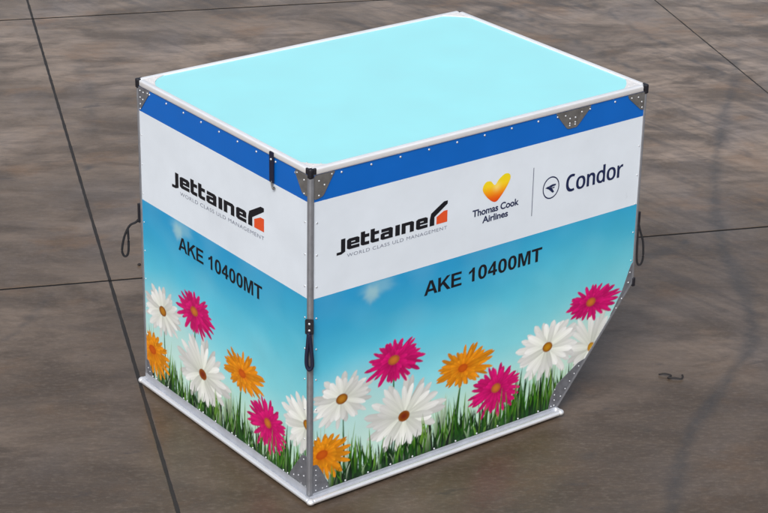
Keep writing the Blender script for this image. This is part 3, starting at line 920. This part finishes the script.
def ground_sheet():
    Vs = []; Qs = []; St = []; base = 0
    for ka in range(-5, 5):
        for kb in range(-5, 6):
            a0 = A0 + ka * SA + aw.get(ka, .014) / 2; a1 = A0 + (ka + 1) * SA - aw.get(ka + 1, .014) / 2
            b0 = B0 + kb * SB + bw.get(kb, .014) / 2; b1 = B0 + (kb + 1) * SB - bw.get(kb + 1, .014) / 2
            near = ka in (-2, -1, 0) and kb in (-1, 0, 1)
            n = 110 if near else 6
            ga = np.concatenate([[a0, a0 + .0001, a0 + .004], np.linspace(a0 + .02, a1 - .02, n), [a1 - .004, a1 - .0001, a1]])
            gb = np.concatenate([[b0, b0 + .0001, b0 + .004], np.linspace(b0 + .02, b1 - .02, n), [b1 - .004, b1 - .0001, b1]])
            ma, mb = len(ga), len(gb)
            Aa, Bb = np.meshgrid(ga, gb, indexing='ij')
            # worn, slightly wandering slab edges
            jit = .0008 * (np.sin(Bb * 31 + ka) + np.sin(Bb * 77 + 2 * ka) * .8 + np.sin(Bb * 13.3))
            Aa[:2, :] += np.clip(jit[:2, :], -.002, .003); Aa[-2:, :] -= np.clip(jit[-2:, :], -.002, .003)
            Zz = np.zeros_like(Aa)
            Zz[0, :] = Zz[-1, :] = -.03; Zz[:, 0] = Zz[:, -1] = -.03
            in_ = slice(1, -1)
            Zz[1, in_] = Zz[-2, in_] = -.0004; Zz[in_, 1] = Zz[in_, -2] = -.0004
            X = NA.x * Aa + DA.x * Bb; Y = NA.y * Aa + DA.y * Bb
            st = np.zeros(X.shape); Xs, Ys = X - .036, Y - .047
            if near:
                for poly, w, s in MARKS:
                    wob = w * .85 * (1 + .35 * np.sin(X * 7 + Y * 3) + .2 * np.sin(X * 17 - Y * 13))
                    st = np.maximum(st, s * np.exp(-(seg_dist(Xs, Ys, poly) / wob) ** 4))
            Vs.append(np.stack([X.ravel(), Y.ravel(), Zz.ravel()], 1)); St.append(st.ravel())
            idx = np.arange(ma * mb).reshape(ma, mb) + base
            Qs.append(np.stack([idx[:-1, :-1], idx[:-1, 1:], idx[1:, 1:], idx[1:, :-1]], -1).reshape(-1, 4)[:, ::-1])
            base += ma * mb
    V = np.concatenate(Vs); Q = np.concatenate(Qs); S = np.concatenate(St)
    me = bpy.data.meshes.new('ground')
    me.vertices.add(len(V)); me.vertices.foreach_set('co', V.astype(np.float32).ravel())
    me.loops.add(len(Q) * 4); me.loops.foreach_set('vertex_index', Q.astype(np.int32).ravel())
    me.polygons.add(len(Q)); me.polygons.foreach_set('loop_start', (np.arange(len(Q)) * 4).astype(np.int32))
    me.update(calc_edges=True)
    at = me.attributes.new('Stain', 'FLOAT', 'POINT'); at.data.foreach_set('value', S.astype(np.float32))
    return me


def concrete():
    m = mat('worn_concrete', rough=0.55, spec=0.5)
    n, l, p = nodes(m)
    tc = n.new('ShaderNodeTexCoord')

    def noise(rot, stretch, scale, detail=6, rough=.6, dist=0.0):
        mp = n.new('ShaderNodeMapping'); mp.vector_type = 'TEXTURE'
        mp.inputs['Rotation'].default_value = (0, 0, rot); mp.inputs['Scale'].default_value = (stretch, 1, 1)
        no = n.new('ShaderNodeTexNoise'); no.inputs['Scale'].default_value = scale
        no.inputs['Detail'].default_value = detail; no.inputs['Roughness'].default_value = rough
        no.inputs['Distortion'].default_value = dist
        l.new(tc.outputs['Object'], mp.inputs[0]); l.new(mp.outputs[0], no.inputs['Vector'])
        return no.outputs['Fac']

    def rampf(s, a, b, c=0.0, d=1.0):
        r = n.new('ShaderNodeMapRange'); r.inputs[1].default_value = a; r.inputs[2].default_value = b
        r.inputs[3].default_value = c; r.inputs[4].default_value = d
        l.new(s, r.inputs[0]); return r.outputs[0]

    def mixc(f, a, b, mode='MIX'):
        x = n.new('ShaderNodeMix'); x.data_type = 'RGBA'; x.blend_type = mode
        if isinstance(f, float): x.inputs[0].default_value = f
        else: l.new(f, x.inputs[0])
        for s, i in ((a, 6), (b, 7)):
            if isinstance(s, tuple): x.inputs[i].default_value = (*s, 1)
            else: l.new(s, x.inputs[i])
        return x.outputs[2]

    def mul(a, b):
        x = n.new('ShaderNodeMath'); x.operation = 'MULTIPLY'
        for s, i in ((a, 0), (b, 1)):
            if isinstance(s, float): x.inputs[i].default_value = s
            else: l.new(s, x.inputs[i])
        return x.outputs[0]
    sx = n.new('ShaderNodeSeparateXYZ'); l.new(tc.outputs['Object'], sx.inputs[0])
    side = rampf(sx.outputs[0], 1.8, 3.6)
    big = noise(-.5, 1.5, .55, 4, .55)
    med = noise(-.55, 1.9, 2.6, 7, .66, .5)
    col = mixc(rampf(big, .36, .64), (.135, .096, .062), (.325, .245, .182))
    col = mixc(rampf(med, .42, .60, 0, .88), col, (.082, .056, .034))
    # greyish wear and rusty patches
    col = mixc(rampf(noise(.9, 1.8, 1.1, 6, .65), .50, .70, 0, .60), col, (.190, .166, .158))
    col = mixc(rampf(noise(-.3, 1.5, 2.0, 6, .65), .54, .68, 0, .65), col, (.215, .125, .062))
    # light falloff painted into the concrete: unevenly darker and browner towards the camera
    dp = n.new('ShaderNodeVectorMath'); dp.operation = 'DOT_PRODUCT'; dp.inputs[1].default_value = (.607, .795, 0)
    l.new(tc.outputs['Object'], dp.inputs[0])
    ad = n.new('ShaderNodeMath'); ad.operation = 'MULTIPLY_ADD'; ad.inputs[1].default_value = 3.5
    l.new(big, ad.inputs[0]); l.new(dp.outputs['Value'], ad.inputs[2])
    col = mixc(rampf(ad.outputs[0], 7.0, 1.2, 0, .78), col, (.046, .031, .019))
    # trowel / sweep marks and grit
    g1 = noise(-.60, 3.2, 22, 7, .75)
    g2 = noise(-1.50, 9.0, 10.5, 6, .66, .5)
    g3 = noise(-.60, 2.2, 55, 4, .75)
    col = mixc(rampf(g1, .42, .66, 0, .34), col, (.056, .041, .031))
    col = mixc(rampf(g3, .50, .72, 0, .26), col, (.27, .222, .182))
    gg = rampf(g2, .46, .62)
    col = mixc(mul(mul(gg, side), rampf(noise(.4, 1, .9, 3), .38, .60, .25, 1.0)), col, mixc(.58, col, (.040, .031, .026)))
    g4 = noise(-.62, 3.0, 6.0, 7, .70, .8)
    col = mixc(rampf(g4, .50, .68, 0, .48), col, (.060, .045, .034))
    # tyre tracks and smears
    at = n.new('ShaderNodeAttribute'); at.attribute_name = 'Stain'
    stn = mul(at.outputs['Fac'], rampf(noise(.3, 1.5, 11, 6, .75), .34, .58, .45, 1.0))
    col = mixc(stn, col, (.026, .027, .028))
    # specks
    sp = noise(0, 1, 95, 2, .5)
    col = mixc(rampf(sp, .70, .76, 0, .55), col, (.045, .040, .038))
    blot = noise(-.4, 2.6, 5.5, 5, .7)
    col = mixc(rampf(blot, .62, .70, 0, .7), col, (.045, .035, .030))
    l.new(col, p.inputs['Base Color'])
    l.new(rampf(med, .3, .7, .28, .42), p.inputs['Roughness'])
    b = n.new('ShaderNodeBump'); b.inputs['Strength'].default_value = .35; b.inputs['Distance'].default_value = .003
    l.new(g1, b.inputs['Height']); l.new(b.outputs[0], p.inputs['Normal'])
    return m


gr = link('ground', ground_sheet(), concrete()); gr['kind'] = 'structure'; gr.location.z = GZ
# the sealant lying in the joints, a little below the slabs
for nm, mt, kk in (('joint_sealant', 'seal', 'a'), ('joint_sealant', 'seal_dark', 'b')):
    bm = bmesh.new()
    if kk == 'a':
        for k in range(-5, 6):
            c = NA * (A0 + k * SA); w = aw.get(k, .014) / 2 + .004
            z = -.0013
            q = [c - NA * w - DA * 28, c + NA * w - DA * 28, c + NA * w + DA * 33, c - NA * w + DA * 33]
            bm.faces.new([bm.verts.new((v.x, v.y, z)) for v in q])
    else:
        for k in range(-5, 7):
            c = DA * (B0 + k * SB); w = bw.get(k, .014) / 2 + .004
            q = [c - DA * w - NA * 26, c + DA * w - NA * 26, c + DA * w + NA * 28, c - DA * w + NA * 28]
            bm.faces.new([bm.verts.new((v.x, v.y, -.0009)) for v in q])
    o = obj(nm, bm, M[mt]); o['kind'] = 'structure'; o.location.z = GZ

# ------------------------------------------------------------------ scraps on the ground
bm = bmesh.new()
tube(bm, spline([(2.252, -.036, .006), (2.275, -.058, .014), (2.298, -.080, .007), (2.283, -.090, .006), (2.262, -.098, .008), (2.285, -.120, .012), (2.312, -.143, .007), (2.330, -.138, .010), (2.338, -.126, .016)], 5), .0055, .0035, seg=7)
o = obj('scrap', bm, M['debris'], None, True)
o['label'] = 'small dark twisted scrap lying on the concrete right of the container'; o['category'] = 'scrap'; o.location = (.036, .047, GZ)
bm = bmesh.new(); bmesh.ops.create_icosphere(bm, subdivisions=2, radius=.011)
for v in bm.verts:
    v.co *= random.uniform(.85, 1.1); v.co.z *= .7
bmesh.ops.translate(bm, vec=(.719, 2.775, .007), verts=bm.verts[:])
o = obj('pebble', bm, M['debris'], None, True)
o['label'] = 'small dark pebble on the concrete left of the container below the black loop'; o['category'] = 'pebble'; o.location = (.036, .047, GZ)

# ------------------------------------------------------------------ camera
cd = bpy.data.cameras.new('camera'); cam = bpy.data.objects.new('camera', cd); COL.objects.link(cam)
cam.matrix_world = Matrix.Translation(CAM_LOC) @ CAM_ROT.to_4x4()
cd.sensor_width = 36; cd.lens = 36 * FPX / 768; cd.clip_end = 500; cd.clip_start = .1
SC.camera = cam

# ------------------------------------------------------------------ light: bright overcast
w = bpy.data.worlds.new('World'); SC.world = w; w.use_nodes = True
wn, wl = w.node_tree.nodes, w.node_tree.links
sky = wn.new('ShaderNodeTexSky'); sky.sky_type = 'NISHITA'; sky.sun_disc = False
SUN_EL, SUN_AZ = math.radians(47), math.radians(228)      # azimuth clockwise from +Y
sky.sun_elevation = SUN_EL; sky.sun_rotation = SUN_AZ
sky.dust_density = 4.0; sky.ozone_density = 0.6; sky.air_density = 1.0
hs = wn.new('ShaderNodeHueSaturation'); hs.inputs['Saturation'].default_value = .55     # high thin cloud greys the sky
wl.new(sky.outputs[0], hs.inputs['Color']); wl.new(hs.outputs[0], wn['Background'].inputs[0]); wn['Background'].inputs[1].default_value = .12
sd = bpy.data.lights.new('sun', 'SUN'); sd.energy = 1.5; sd.angle = math.radians(26); sd.color = (1.0, .97, .93)
so = bpy.data.objects.new('sun', sd); COL.objects.link(so)
dirv = Vector((math.sin(SUN_AZ) * math.cos(SUN_EL), math.cos(SUN_AZ) * math.cos(SUN_EL), math.sin(SUN_EL)))
so.rotation_euler = dirv.to_track_quat('Z', 'Y').to_euler(); so.location = (0, 0, 6)
SC.view_settings.view_transform = 'Standard'; SC.view_settings.look = 'None'; SC.view_settings.gamma = 1
SC.view_settings.exposure = 0.36
